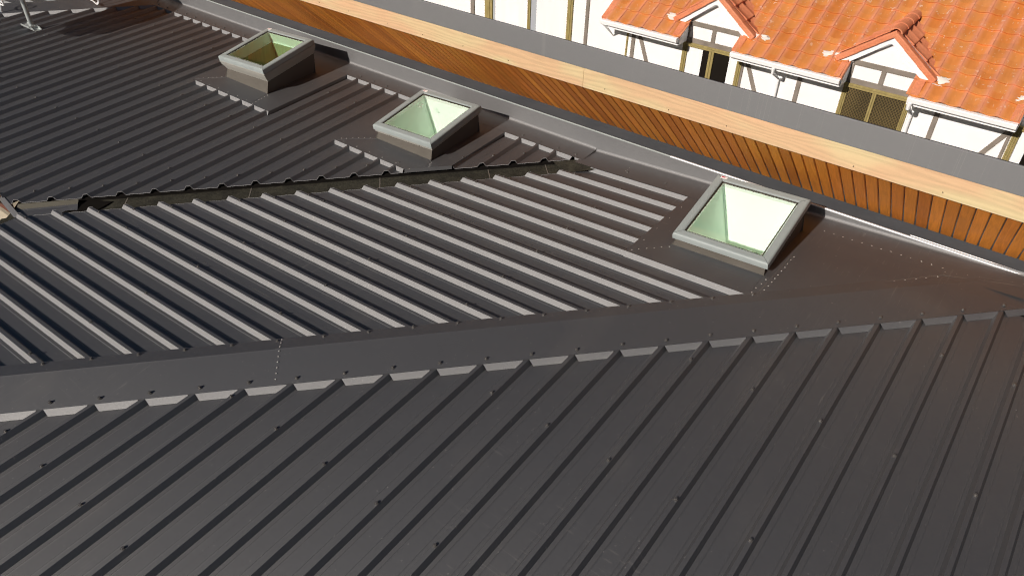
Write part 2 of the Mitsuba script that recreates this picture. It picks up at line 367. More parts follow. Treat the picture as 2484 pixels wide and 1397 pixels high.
# trays round the skylights
def tray(x0, x1, y0, y1, hole, zf, name, cutline=None, lift=0.0):
    m = MB(); hx0, hx1, hy0, hy1 = hole
    for a, b, c, d in ((x0, x1, y0, hy0), (x0, hx0, hy0, hy1), (hx1, x1, hy0, hy1), (x0, x1, hy1, y1)):
        pl = [(a, c, 0), (b, c, 0), (b, d, 0), (a, d, 0)]
        if cutline: pl = clip(pl, *cutline)
        if len(pl) > 2: m.poly(*[(p[0], p[1], zf(p[0], p[1]) + LT + lift) for p in pl])
    return m
trays = [(T1[0], T1[1], YT, 0.015, (-5.50, -4.845, -0.768, -0.165), zB), (T2[0], T2[1], YT, 0.015, (-3.315, -2.665, -0.766, -0.135), zB)]
for i, (x0, x1, y0, y1, hole, zf) in enumerate(trays):
    cutl = (-1, 1, -VB + 0.012) if i else None
    m = tray(x0, x1, y0, y1, hole, zf, 'skylight_tray', cutl)
    xe = x1 if i == 0 else YT - VB
    lips(m, zf, 'x', lambda a: (a, YT), x0, xe, XB, (0, -1))
    for xs in (x0, x1):                                  # fall from tray to pan at its sides
        ys = y0 if not (i and xs == x1) else xs + VB
        m.poly((xs, ys, zf(xs, ys) + LT), (xs, y1, zf(xs, y1) + LT), (xs, y1, zf(xs, y1) - H), (xs, ys, zf(xs, ys) - H))
    if i:                                                # lip along the valley
        a, b = (YT - VB + 0.012, YT), (x1, x1 + VB - 0.012)
        m.poly((*a, zf(*a) + LT), (*b, zf(*b) + LT), (b[0] + .001, b[1] - .001, zf(*b) - H * 0.9), (a[0] + .001, a[1] - .001, zf(*a) - H * 0.9))
    # standing folds at the seams: front corners of the kerb
    hx0, hx1, hy0, hy1 = hole
    for (sx, sy), (ex, ey) in (((hx0, hy0), (x0 + 0.01, y0 + 0.015)), ((hx1, hy0), (hx1 + 0.035, y0 if i == 0 else y0 + 0.13))):
        d = np.array([ex - sx, ey - sy]); n = np.array([-d[1], d[0]]) / np.linalg.norm(d) * 0.0025
        q = [(sx - n[0], sy - n[1]), (ex - n[0], ey - n[1]), (ex + n[0], ey + n[1]), (sx + n[0], sy + n[1])]
        m.prism([(a, b, zf(a, b) + LT) for a, b in q], (0, 0, 0.0016))
    obj('skylight_tray', m.mesh(), 'steel', building)
HOLE3 = (-0.375, 0.280, -0.752, -0.066)
m = tray(XT, 1.75, Y12, YA + 17 * P - CW + 0.02, HOLE3, zA, 'skylight_tray', (-1, 1, HA + 0.02))
lips(m, zA, 'y', lambda a: (XT, a), Y12, 0.0, YA, (-1, 0))
m.poly((XT, Y12, zA(XT, 0) + LT), (Y12 + HA, Y12, zA(Y12 + HA, 0) + LT), (Y12 + HA - .02, Y12 - 0.02, zA(Y12 + HA, 0) - H), (XT, Y12 - 0.02, zA(XT, 0) - H))
m.prism([(x, y, zA(x, y) + LT) for x, y in ((0.280, -0.752), (0.290, -0.990), (0.293, -0.990), (0.283, -0.752))], (0, 0, 0.0018))
obj('skylight_tray', m.mesh(), 'steel', building)
# patch sheet lapping the cap to the right of the near skylight
m = MB(); hh = 0.0050
sheet_poly(m, [(0.335, -0.985), (1.215, -0.085), (1.22, 0.055), (0.40, 0.040), (0.345, -0.40)], zA, hh)
obj('lap_sheet', m.mesh(), 'steel', building)
m = MB()
for a, b in (((0.335, -0.985), (1.225, -0.075)), ((1.225, -0.075), (1.235, 0.0)), ((1.225, -0.075), (1.66, 0.085)), ((0.335, -0.985), (0.345, -0.42))):
    a, b = np.array(a), np.array(b); d = b - a; n = np.array([-d[1], d[0]]) / np.linalg.norm(d) * 0.0013
    m.prism([(q[0], q[1], zA(*q) + hh + 0.0002) for q in (a - n, b - n, b + n, a + n)], (0, 0, 0.001))
obj('lap_edge', m.mesh(), 'seam_edge', building)

# valley gutter
m = MB()
for i in range(14):
    u0, u1 = -8.20 + i * 0.476, -8.20 + (i + 1) * 0.476
    rows = []
    for u in (u0, u1):
        r = []
        for o, dz in ((-1.25, -0.036), (-1.44, -0.042), (-1.48, -0.070), (-1.60, -0.074), (-1.76, -0.076), (-1.95, -0.078)):
            x, y = (u + o) / 2, (u - o) / 2
            z = zA(x, y) if o > -1.58 else zB(x, y)
            r.append((x, y, z + dz + 0.004 * float(meshkit.noise([x * 9, y * 9, 1.0]))))
        rows.append(r)
    for j in range(5): m.poly(rows[0][j], rows[0][j + 1], rows[1][j + 1], rows[1][j])
obj('valley_gutter', m.mesh(), 'valley_dirt', building)
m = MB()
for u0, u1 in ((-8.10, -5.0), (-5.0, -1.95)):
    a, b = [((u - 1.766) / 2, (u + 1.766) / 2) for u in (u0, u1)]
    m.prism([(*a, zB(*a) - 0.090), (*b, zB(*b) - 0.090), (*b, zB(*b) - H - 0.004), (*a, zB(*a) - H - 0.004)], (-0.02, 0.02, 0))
obj('gap_shade', m.mesh(), 'dark_void', building)  # black strip added as the shade under slope B's sheet edge
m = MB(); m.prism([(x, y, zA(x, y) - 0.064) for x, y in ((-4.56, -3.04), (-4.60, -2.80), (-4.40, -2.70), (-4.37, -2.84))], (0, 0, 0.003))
obj('shadow_plate', m.mesh(), 'dark_void', building)  # flat black plate painting in the shadow at the valley's lower end
for u in (-6.95, -5.55, -4.05, -2.75, -2.05):
    m = MB(); pts = []
    for o, dz in ((-1.44, -0.0385), (-1.48, -0.066), (-1.60, -0.070), (-1.765, -0.072)):
        x, y = (u + o) / 2, (u - o) / 2; pts.append((x, y, (zA(x, y) if o > -1.58 else zB(x, y)) + dz))
    for a, b in zip(pts[:-1], pts[1:]):
        w = 0.003; m.poly((a[0] - w, a[1] - w, a[2]), (a[0] + w, a[1] + w, a[2]), (b[0] + w, b[1] + w, b[2]), (b[0] - w, b[1] - w, b[2]))
    obj('gutter_joint', m.mesh(), 'seam_edge', building)
# folded stop at the valley's upper end
m = MB()
q = [(-1.63, -0.20), (-1.40, -0.03), (-1.62, 0.03), (-1.86, -0.10)]
m.poly(*[(x, y, zA(x, y) + dz) for (x, y), dz in zip(q, (-0.03, 0.004, 0.006, -0.035))])
obj('valley_stop', m.mesh(), 'valley_dirt', building)
# lower end of the valley: folded flashings
m = MB()
m.prism([(-4.93, -3.20, zB(0, -3.20) - 0.036), (-4.60, -2.87, zB(0, -2.87) - 0.034), (-4.565, -2.90, zB(0, -2.90) - 0.050), (-4.90, -3.24, zB(0, -3.24) - 0.056)], (0, 0, 0.002))
obj('valley_flap', m.mesh(), 'valley_flap_paint', building)
m = MB()
m.prism([(-4.90, -3.24, zB(0, -3.24) - 0.057), (-4.565, -2.90, zB(0, -2.90) - 0.051), (-4.46, -2.97, zB(0, -2.97) - 0.066), (-4.74, -3.30, zB(0, -3.30) - 0.062)], (0, 0, 0.002))
m.prism([(-5.16, -3.215, zB(0, -3.2) - 0.03), (-4.74, -3.275, zB(0, -3.27) - 0.03), (-4.73, -3.315, zB(0, -3.3) - 0.045), (-5.14, -3.255, zB(0, -3.25) - 0.045)], (0, 0, 0.003))
obj('valley_flap', m.mesh(), 'steel', building)

# screws, rivets
def screw_mesh():
    w = trimesh.creation.cylinder(radius=0.0120, height=0.0024, sections=12); w.apply_translation((0, 0, 0.0011))
    h = trimesh.creation.cylinder(radius=0.0074, height=0.0095, sections=6); h.apply_translation((0, 0, 0.0065))
    return trimesh.util.concatenate([w, h])
SCREW = mikit.ply(screw_mesh(), 'screw_metal')
PITCHK = P
def snap(v, c): return c + round((v - c) / P) * P
def screw(x, y, z, slope):
    put('screw', SCREW, T().translate([x + rnd.uniform(-.002, .002), y + rnd.uniform(-.006, .006), z]).rotate([0, 0, 1], rnd.uniform(0, 60)), slope)
for yv, x0 in ((-4.41, -2.388), (-3.535, -2.388 + 6 * P), (-2.645, -2.388), (-1.757, -2.388), (-0.86, -2.388 + 18 * P)):
    for k in range(-4, 13):
        x = snap(x0, XC) + k * 2 * P
        if x - yv > HC + 0.05 and x < 3.2 and x > -2.9: screw(x, yv, zC(x, yv), slopeC)
for xv in (-1.10, -1.99, -2.89, -3.80):
    for k in range(-4, 10):
        y = YA + k * 2 * P
        if -VA + 0.04 < xv - y < HA - 0.05 and y < -0.2: screw(xv, y, zA(xv, y), slopeA)
for k in range(0, 18):
    y = YA + k * P; x = y - VA + 0.13
    screw(x, y, zA(x, y), slopeA)
for yv, a, b in ((-2.18, -7.9, -4.0), (-1.285, -8.3, -3.3), (-0.39, -8.0, -6.0), (-0.39, -4.4, -3.7), (-0.39, -2.3, -2.0)):
    x = snap(-7.05 + 0.02, XB) - 4 * 2 * P
    while x < b:
        if x > a and x + 0.02 < yv - VB + 0.0 + 9: 
            if yv > x + VB + 0.03: screw(x, yv, zB(x, yv), slopeB)
        x += 2 * P
for k in range(-2, 17):
    x = XB + k * P; y = x + VB + 0.16
    if y < -0.1: screw(x, y, zB(x, y), slopeB)
capk = building + '__hip_cap_001'
for k in range(0, 24):
    x = XC + k * P; o = HC - 0.055; y = x - o
    if x < 1.9: screw(x, y, zC(x, y) + LT + 0.006, capk)
for k in range(-6, 16):
    y = YA + k * P; o = HA + 0.035; x = y + o
    if k < 13: screw(x, y, zA(x, y) + LT + 0.006, capk)
for k in range(-18, 18):
    x = XB + k * P
    if x > -8 and not (T1[0] < x < T1[1]) and not (T2[0] < x < T2[1]): screw(x, 0.045, zB(x, 0.045) + LT + 0.001, building + '__apron_flashing')
for x in (-1.2, -0.85): screw(x, 0.02, zA(x, 0) + LT + 0.001, building + '__apron_flashing_002')
RIV = trimesh.creation.icosphere(subdivisions=1, radius=0.0046); RIV.apply_scale((1, 1, 0.5))
rv = MB()
def rivet(x, y, z): q = RIV.copy(); q.apply_translation((x, y, z)); rv.add(q)
def rivets(a, b, n, zf, h=LT + 0.001):
    for i in range(n):
        t = i / max(1, n - 1); x, y = a[0] + (b[0] - a[0]) * t + rnd.uniform(-.003, .003), a[1] + (b[1] - a[1]) * t + rnd.uniform(-.003, .003); rivet(x, y, zf(x, y) + h)
rivets((0.36, -0.975), (1.20, -0.115), 17, zA, 0.006)
rivets((0.30, -0.975), (0.315, -0.79), 4, zA); rivets((0.355, -0.96), (0.365, -0.42), 11, zA, 0.006)
rivets((0.42, 0.028), (1.20, 0.012), 13, zA, 0.006); rivets((1.23, -0.03), (1.66, 0.115), 8, zA)
rivets((XT + 0.03, -0.98), (-0.385, -0.79), 6, zA)
for k in range(13, 18): rivet(XT + 0.035, YA + k * P, zA(XT, 0) + LT + 0.001)
for o in np.linspace(HA + 0.02, HC - 0.06, 9):
    u = -4.835; x, y = (u + o) / 2, (u - o) / 2
    h = (o - HA) / (HF - HA) if o < HF else (HC - o) / (HC - HF)
    z = (zA(x, y) * (1 - h) + h * (zA(x, y) + zC(x, y)) / 2) if o < HF else (zC(x, y) * (1 - h) + h * (zA(x, y) + zC(x, y)) / 2)
    rivet(x, y, z + 0.022 * h + LT + 0.003)
for hole, tr in ((trays[0][4], T1), (trays[1][4], T2)):
    rivets((tr[0] + 0.03, YT + 0.05), (hole[0] - 0.01, hole[2] + 0.0), 7, zB); rivets((hole[1] + 0.03, -0.79), (hole[1] + 0.06, YT + (0.02 if tr is T1 else 0.15)), 6 if tr is T1 else 4, zB)
    rivets((tr[0] + 0.09, YT + 0.03), (hole[1] - 0.05, YT + 0.03), 6, zB)
rivets((-1.22, 0.03), (-1.235, 0.19), 5, zA, 0.004)
obj('rivet', rv.mesh(), 'rivet_metal', building, smooth=True, kind='stuff', label='small pale rivets along the seams of the dark flashings')

# body of the building below the roof
m = MB(); m.box(-4.60, 5.6, -7.3, -3.4, -4.4, -0.62); m.box(-4.5, 5.6, -3.2, 0.15, -4.4, -1.9)
obj('wall', m.mesh(), 'cream_render', building)
m = MB(); m.box(-13, -5.0, -3.10, 0.15, -4.4, -0.75); obj('wall', m.mesh(), 'cream_render', building)
m = MB(); m.box(-13, 5.6, 0.40, 0.54, -4.4, 0.09); obj('wall', m.mesh(), 'cream_render', building)
m = MB(); m.box(-4.695, 5.6, -7.3, -3.3, -0.46, -0.44); m.box(-5.12, -4.3, -3.30, -2.9, -0.50, -0.47); obj('eave_soffit', m.mesh(), 'brown_fascia', building, kind='stuff')
m = MB(); m.box(-13, -5.06, -3.22, -3.20, -0.46, -0.302); obj('fascia', m.mesh(), 'brown_fascia', building)
m = MB(); m.box(-4.70, -4.68, -7.3, -3.36, -0.45, -0.30); obj('fascia', m.mesh(), 'brown_fascia', building)
m = MB()
m.prism([(-13, -3.23, -0.34), (-13, -3.34, -0.34), (-13, -3.35, -0.26), (-13, -3.345, -0.26), (-13, -3.335, -0.33), (-13, -3.23, -0.335)], (7.86, 0, 0))
obj('eave_gutter', m.mesh(), 'brown_fascia', building)

# ------------------------------------------------------------------ leaning timber parapet
SOF0, SOF1 = np.array([0.388, 0.104]), np.array([-0.248, 0.676])
parapet = thing('timber_parapet', 'outward-leaning parapet of dark-stained cedar boards under a pale timber plank and grey metal edge', 'parapet')
dv = SOF1 - SOF0; L = np.linalg.norm(dv); dv /= L; nv = np.array([-dv[1], dv[0]])
if nv[1] > 0: nv = -nv                      # facing down and out
def sof(x, s, h): q = SOF0 + dv * s + nv * h; return (x, q[0], q[1])
bm = MB(); w, c, th = BW - 0.0065, 0.0040, 0.018
bm.prism([sof(x, -0.004, h) for x, h in ((-w / 2, -th), (-w / 2, -c), (-w / 2 + c, 0), (w / 2 - c, 0), (w / 2, -c), (w / 2, -th))], np.array(sof(0, L - 0.004, 0)) - np.array(sof(0, 0, 0)))
BOARD = mikit.ply(bm.mesh(), 'cedar')
k0 = int((-10.2 + 40) / BW)
for k in range(k0, k0 + 184):
    x = -40 + (k + 0.5) * BW
    put('board', BOARD, T().translate([x, 0, 0]), parapet)
m = MB(); m.prism([sof(-12, 0, -0.019), sof(-12, L, -0.019), sof(-12, L, -0.06), sof(-12, 0, -0.06)], (17.6, 0, 0))
obj('backing', m.mesh(), 'dark_void', parapet)
PY = -0.262
for a, b in ((-12, -5.35), (-5.35, -1.522), (-1.522, 2.3), (2.3, 5.6)):
    obj('fascia_plank', bbox(a + 0.0006, b - 0.0006, PY, PY + 0.022, 0.675, 0.841, 0.0022), 'pale_timber', parapet)
m = MB()
for a in np.arange(-8.2, 5, 0.46):
    for x, z in ((a + rnd.uniform(-.05, .05), 0.706),) if rnd.random() < 0.85 else ():
        q = trimesh.creation.cylinder(radius=0.0042, height=0.004, sections=8); q.apply_transform(trimesh.transformations.rotation_matrix(math.pi / 2, (1, 0, 0))); q.apply_translation((x, PY - 0.0005, z + rnd.uniform(-.005, .01))); m.add(q)
obj('nail_head', m.mesh(), 'nail', parapet, kind='stuff')
def fascia_metal(a, b, o):
    strip('metal_fascia', a, b, [(PY - 0.010 - o, 0.830), (PY - 0.010 - o, 0.993), (PY - 0.006, 0.997 + o), (PY + 0.016, 0.993 + o), (PY + 0.016, 0.95), (PY - 0.004, 0.833)], 'steel', parapet)
fascia_metal(-12, 0.0, 0.0); fascia_metal(-0.004, 5.6, 0.0012)
m = MB(); m.prism([(-12, PY + 0.016, 0.985), (-12, PY + 0.024, 0.69), (-12, 0.41, 0.085), (-12, 0.56, 0.085), (-12, 0.55, 0.24)], (17.6, 0, 0))
obj('back_panel', m.mesh(), 'steel', parapet)

# ------------------------------------------------------------------ skylights
def skylight(label, corners, base, zf, casing, shaft_mat, glass, tanb, depth, flare=0.0, splay=0.25):
    tray_small = zf is zB
    t = thing('skylight', label, 'skylight', 'square skylights in grey frames along the timber parapet')
    Pq = [np.array(p, float) for p in corners]            # bl, tl, tr, br
    ex = Pq[3] - Pq[0]; W = np.linalg.norm(ex); ex /= W
    ey = Pq[1] - Pq[0]; ey -= ex * (ey @ ex); Lh = np.linalg.norm(ey); ey /= Lh
    n = np.cross(ex, ey); O = Pq[0]
    g = lambda u, v, h: O + ex * u + ey * v + n * h
    def ring(i, h): return [g(i, i, h), g(i, Lh - i, h), g(W - i, Lh - i, h), g(W - i, i, h)]
    prof = [(0.010, -0.052), (0.0, -0.050), (0.0, -0.024), (0.0015, -0.021), (0.0, -0.018), (0.002, -0.009), (0.007, -0.003), (0.014, 0.0), (0.052, 0.0005), (0.060, -0.003), (0.064, -0.011), (0.064, -0.050)]
    for s in range(4):                                    # four mitred rails
        m = MB(); gap = 0.0014
        for (i0, h0), (i1, h1) in zip(prof, prof[1:] + prof[:1]):
            a, b = ring(i0, h0), ring(i1, h1)
            d = (b[(s + 1) % 4] - b[s]); d /= np.linalg.norm(d)
            m.poly(a[s] + d * gap, b[s] + d * gap, b[(s + 1) % 4] - d * gap, a[(s + 1) % 4] - d * gap)
        obj('frame_rail', m.mesh(), 'skylight_paint', t, smooth=15)
    m = MB()
    for (i0, h0), (i1, h1) in zip(((0.064, -0.006), (0.071, -0.0115)), ((0.071, -0.0115), (0.076, -0.0135))):
        a, b = ring(i0, h0), ring(i1, h1)
        for s in range(4): m.poly(a[s], a[(s + 1) % 4], b[(s + 1) % 4], b[s])
    obj('gasket', m.mesh(), 'gasket', t)
    m = MB(); rs = random.Random(len(label))              # ragged bead of sealant along the glass edge
    for s in range(4):
        A0, A1 = ring(0.0745, -0.0128), ring(0.078, -0.0128)
        nseg = 46
        for k in range(nseg):
            f0, f1 = k / nseg, (k + 1) / nseg
            if rs.random() < (0.55 if s in (1,) else 0.25): continue
            wv = rs.uniform(0.1, 1.6)
            o0, o1 = A0[s] + (A0[(s + 1) % 4] - A0[s]) * f0, A0[s] + (A0[(s + 1) % 4] - A0[s]) * f1
            i0, i1 = A1[s] + (A1[(s + 1) % 4] - A1[s]) * f0, A1[s] + (A1[(s + 1) % 4] - A1[s]) * f1
            m.poly(o0, o1, o1 + (i1 - o1) * wv, o0 + (i0 - o0) * wv)
    obj('sealant_bead', m.mesh(), 'sealant', t, kind='stuff')
    m = MB(); m.poly(*ring(0.068, -0.0140)); obj('glass_pane', m.mesh(), glass, t)
    # casing and kerb below the sash
    x0, x1, y0, y1 = base
    bot = [np.array((x, y, zf(x, y) + LT)) for x, y in ((x0, y0), (x0, y1), (x1, y1), (x1, y0))]
    rings = [ring(i, h) for i, h in casing]
    m = MB()
    for a, b in zip(rings[:-1], rings[1:]):
        for s in range(4): m.poly(a[s], a[(s + 1) % 4], b[(s + 1) % 4], b[s])
    if len(rings) > 1: obj('casing', m.mesh(), 'skylight_casing', t)
    m = MB(); a = rings[-1]
    for s in range(4): m.poly(a[s], a[(s + 1) % 4], bot[(s + 1) % 4], bot[s])
    for s in range(4):
        e = bot[s] + (bot[s] - sum(bot) / 4) * np.array([0.035, 0.035, 0]); m.poly(a[s], bot[s], e)
    obj('kerb', m.mesh(), 'kerb_paint', t)
    # lining and shaft
    r0, r1 = ring(0.066, -0.020), ring(0.066, -0.052)
    m = MB()
    for s in range(4): m.poly(r0[s], r0[(s + 1) % 4], r1[(s + 1) % 4], r1[s])
    if flare:
        r2 = ring(0.066, -0.12)
        for s in range(4): m.poly(r1[s], r1[(s + 1) % 4], r2[(s + 1) % 4], r2[s])
        r1 = r2
        r3 = ring(0.066 - flare, -0.121)
        for s in range(4): m.poly(r2[s], r2[(s + 1) % 4], r3[(s + 1) % 4], r3[s])
        r1 = r3
    obj('lining', m.mesh(), 'pvc_white', t)
    down = [np.array((splay, 0.06, -1.0)), np.array((splay, tanb, -1.0)), np.array((0.02, tanb, -1.0)), np.array((0.02, 0.06, -1.0))]
    fl = [p + d * depth for p, d in zip(r1, down)]
    m = MB()
    for s in range(4): m.poly(r1[s], r1[(s + 1) % 4], fl[(s + 1) % 4], fl[s])
    m.poly(*fl)
    obj('shaft', m.mesh(), shaft_mat, t)
    # maker's sticker at the top left corner of the frame
    m = MB(); m.prism([g(u, v, 0.0012) for u, v in ((0.035, Lh - 0.044), (0.085, Lh - 0.044), (0.085, Lh - 0.018), (0.035, Lh - 0.018))], n * 0.0008); obj('sticker', m.mesh(), 'sticker_white', t)
    m = MB(); pw = 0.068 if not tray_small else 0.050; m.prism([g(u, v, 0.0022) for u, v in ((0.040, Lh - 0.032), (pw, Lh - 0.032), (pw, Lh - 0.022), (0.040, Lh - 0.022))], n * 0.0006); obj('sticker_print', m.mesh(), 'sticker_red', t)
    m = MB()
    for u in (0.19, 0.55):
        q = trimesh.creation.cylinder(radius=0.004, height=0.004, sections=8); q.apply_transform(trimesh.transformations.rotation_matrix(math.pi / 2, (1, 0, 0))); q.apply_translation(g(u, 0.008, -0.066 if not flare else -0.085)); m.add(q)
    obj('fixing_screw', m.mesh(), 'gasket', t, kind='stuff')
    return t, g, W, Lh
skylight('skylight nearest the camera, wide open view down to a white shaft wall', [(-.402, -.741, .065), (-.412, -.048, .237), (.284, -.048, .277), (.294, -.741, .106)], HOLE3, zA, [(0.012, -0.050), (0.026, -0.056)], 'shaft_white', 'glass_green', 0.05, 1.15, splay=0.25)
t2, g2, W2, L2 = skylight('middle skylight of the three, a few white drips on its glass', [(-3.339, -.785, .010), (-3.345, -.115, .129), (-2.646, -.115, .164), (-2.640, -.785, .044)], trays[1][4], zB, [(0.006, -0.050), (0.010, -0.075), (0.026, -0.080)], 'shaft_white', 'glass_green', 0.10, 1.15, splay=0.235)
skylight('farthest skylight, on a tall stepped kerb with olive walls inside', [(-5.524, -.805, .102), (-5.530, -.143, .226), (-4.811, -.143, .263), (-4.805, -.805, .139)], trays[0][4], zB, [(0.004, -0.052), (-0.002, -0.056), (0.006, -0.092), (0.030, -0.150)], 'shaft_olive', 'glass_dark', 0.10, 0.9, flare=-0.012, splay=0.2)
m = MB()
for u, v, r in ((0.30, 0.47, .009), (0.315, 0.435, .012), (0.275, 0.43, .007), (0.255, 0.455, .006)):
    q = trimesh.creation.icosphere(subdivisions=2, radius=r); q.apply_scale((1, 1, 0.15)); q.apply_translation(g2(u * 0.6, v, -0.0132)); m.add(q)
obj('bird_dropping', m.mesh(), 'sealant', t2, smooth=True, kind='stuff')

# ------------------------------------------------------------------ aerial mast (its dish stands above the frame and throws the shadow on the far slope)
mast = thing('aerial_mast', 'galvanised pole on a slotted base bracket at the far left of the roof', 'antenna mast')
bx, by = -8.52, -1.29; bz = zB(bx, by)
obj('pole', tube([(bx, by, bz + 0.02), (bx, by, bz + 0.5), (bx, by, bz + 1.3)], 0.027, 16), 'galvanised', mast, smooth=50)
m = MB()
m.prism([(bx - 0.20, by - 0.035, bz + 0.001), (bx - 0.20, by + 0.035, bz + 0.001), (bx + 0.15, by + 0.04, bz + 0.001), (bx + 0.15, by - 0.035, bz + 0.001)], (0, 0, 0.006))
for s in (-1, 1): m.prism([(bx - 0.20, by + s * 0.036, bz + 0.006), (bx + 0.14, by + s * 0.040, bz + 0.006), (bx + 0.10, by + s * 0.040, bz + 0.034), (bx - 0.20, by + s * 0.036, bz + 0.022)], (0, 0.004, 0))
obj('base_bracket', m.mesh(), 'galvanised', mast)
b = trimesh.creation.cylinder(radius=0.011, height=0.10, sections=10); b.apply_transform(trimesh.transformations.rotation_matrix(math.pi / 2, (1, 0, 0))); b.apply_translation((bx + 0.04, by, bz + 0.028)); obj('bolt', b, 'galvanised', mast)
dc, R = np.array([-8.27, -1.62, 0.56]), 0.42
ax = np.array([0.05, -0.80, 0.60]); ax /= np.linalg.norm(ax)
m = MB(); e1 = np.cross(ax, (0, 0, 1)); e1 /= np.linalg.norm(e1); e2 = np.cross(ax, e1)
gr = lambda i, j: dc + (e1 * math.cos(2 * math.pi * j / 28) + e2 * math.sin(2 * math.pi * j / 28)) * R * i / 6 + ax * (0.11 * (i / 6) ** 2)
for i in range(6):
    for j in range(28): m.poly(gr(i, j), gr(i + 1, j), gr(i + 1, j + 1), gr(i, j + 1))
obj('dish', m.mesh(), 'cable_white', mast, smooth=40)
obj('dish_arm', tube([(bx, by, bz + 0.78), dc - ax * 0.06], 0.018), 'galvanised', mast)
cable = thing('loose_cable', 'thin white cable hanging in a loop over the far roof hip, top left', 'cable')
cp = np.array([-8.55, -0.45, -0.072])
a = [cp + np.array([0.062 * math.sin(w) - 0.02, 0.02 * math.sin(w), 0.14 - 0.14 * math.cos(w)]) for w in np.linspace(-2.2, 2.2, 30)]
b = [cp + np.array([0.02 + 0.115 * math.sin(w), -0.015, 0.004 + 0.17 - 0.17 * math.cos(w)]) for w in np.linspace(-0.5, 2.2, 24)]
c = [cp + np.array([0.02 - s, 0.02 * s, 0.006 + 0.05 * s + 0.10 * s * s]) for s in np.linspace(0, 1.2, 14)]
for q in (a, b, c): obj('strand', tube(q, 0.0065, 7), 'cable_white', cable, smooth=60)
aer = thing('cable_coil', 'coil of pale aerial cable by the mast, cut by the top left corner', 'cable')
ccx, ccy, ccz = -9.31, -1.26, zB(0, -1.26)
for r_, dx, zc in ((0.075, 0.02, 0.17), (0.060, 0.04, 0.19), (0.085, 0.0, 0.18)):
    q = [np.array([ccx + dx + r_ * math.sin(w), ccy + 0.02 * math.cos(w), ccz + zc - r_ * math.cos(w)]) for w in np.linspace(-2.6, 2.6, 30)]
    obj('turn', tube(q, 0.0075, 8), 'cable_white', aer, smooth=60)
obj('turn', tube([(ccx, ccy, ccz + 0.10), (ccx - 0.02, ccy, ccz + 0.05), (ccx - 0.03, ccy, ccz + 0.012)], 0.010, 8), 'cable_white', aer, smooth=60)

# ------------------------------------------------------------------ neighbouring house
house = thing('tiled_house', 'half-timbered white house with an orange tiled roof and small gabled dormers behind the parapet', 'house')
WY, GZ = 7.35, -4.4
DX = [-3.655, -0.855, 1.915, 4.685]               # dormer centres
GAP = [(-4.125, -3.165), (-1.350, -0.370), (1.42, 2.40), (4.19, 5.17)]
SEG = [(-5.655, -4.125), (-3.165, -1.350), (-0.370, 1.10), (2.72, 3.87)]
GAP = [(-4.125, -3.165), (-1.350, -0.370), (1.10, 2.10 + 0.30)]
GAP[2] = (1.10, 2.40); SEG = [(-5.655, -4.125), (-3.165, -1.350), (-0.370, 1.10), (2.40, 5.2)]
DX = [-3.655, -0.855, 1.90]
m = MB(); m.box(-13, -5.66, WY, WY + 6, GZ, 2.4); m.box(-5.66, 5.4, WY, WY + 0.2, GZ, -1.25)
obj('wall', m.mesh(), 'white_render', house)
m = MB(); m.box(-5.66, 5.4, WY + 6, WY + 6.2, GZ, 1.2); m.box(5.2, 5.4, WY + 0.2, WY + 6, GZ, -1.3)
obj('wall', m.mesh(), 'white_render', house)
def zr(y): return EZ + (y - EY) * ST / CT
# one tile: double roll, its nose proud of the course below
def tile_mesh(wd=TW, seg=12, ln=TG + 0.05, th=0.022):
    us = np.linspace(0, 1, seg + 1); v = []; m = MB()
    pr = lambda u: 0.023 * (0.5 + 0.5 * math.cos(2 * math.pi * u)) ** 1.6 + 0.008 * (0.5 - 0.5 * math.cos(4 * math.pi * u)) ** 2 * (0.5 - 0.5 * math.cos(2 * math.pi * u)) 
    pts = lambda s, lift: [(u * (wd + 0.008), s, pr(u) + lift + 0.011 * max(0.0, (u - 0.75) / 0.25) ** 2) for u in us]
    f, bk, lo = pts(0, 0.028), pts(ln, 0.0), pts(0.002, 0.028 - th)
    fm = pts(0.007, 0.0295)
    for i in range(seg):
        m.poly(fm[i], fm[i + 1], bk[i + 1], bk[i]); m.poly(f[i], f[i + 1], fm[i + 1], fm[i]); m.poly(lo[i], lo[i + 1], f[i + 1], f[i])
    m.poly(lo[0], f[0], fm[0], bk[0])
    dn = lambda q: (q[0], q[1], q[2] - 0.014)
    m.poly(dn(fm[seg]), fm[seg], bk[seg], dn(bk[seg])); m.poly(lo[seg], f[seg], fm[seg], dn(fm[seg]))
    return m.mesh()
TILE = mikit.ply(tile_mesh(), 'roof_tile', smooth=40)
TM = tile_mesh()
def frame_to(o, ax_, ay_, az_):
    M = np.eye(4); M[:3, 0], M[:3, 1], M[:3, 2], M[:3, 3] = ax_, ay_, az_, o; return M
RX, RYv, RZ = np.array([1.0, 0, 0]), np.array([0, CT, ST]), np.array([0, -ST, CT])
def project(p):
    d = np.array(p) - CAM; R_ = _r * math.cos(ROLL) + _d * math.sin(ROLL); D_ = -UP
    wv = d @ FWD; return 1242 + PIX * (d @ R_) / wv, 698.5 + PIX * (d @ D_) / wv
roof = house + '__roof'; used[roof] = 1
cand = []
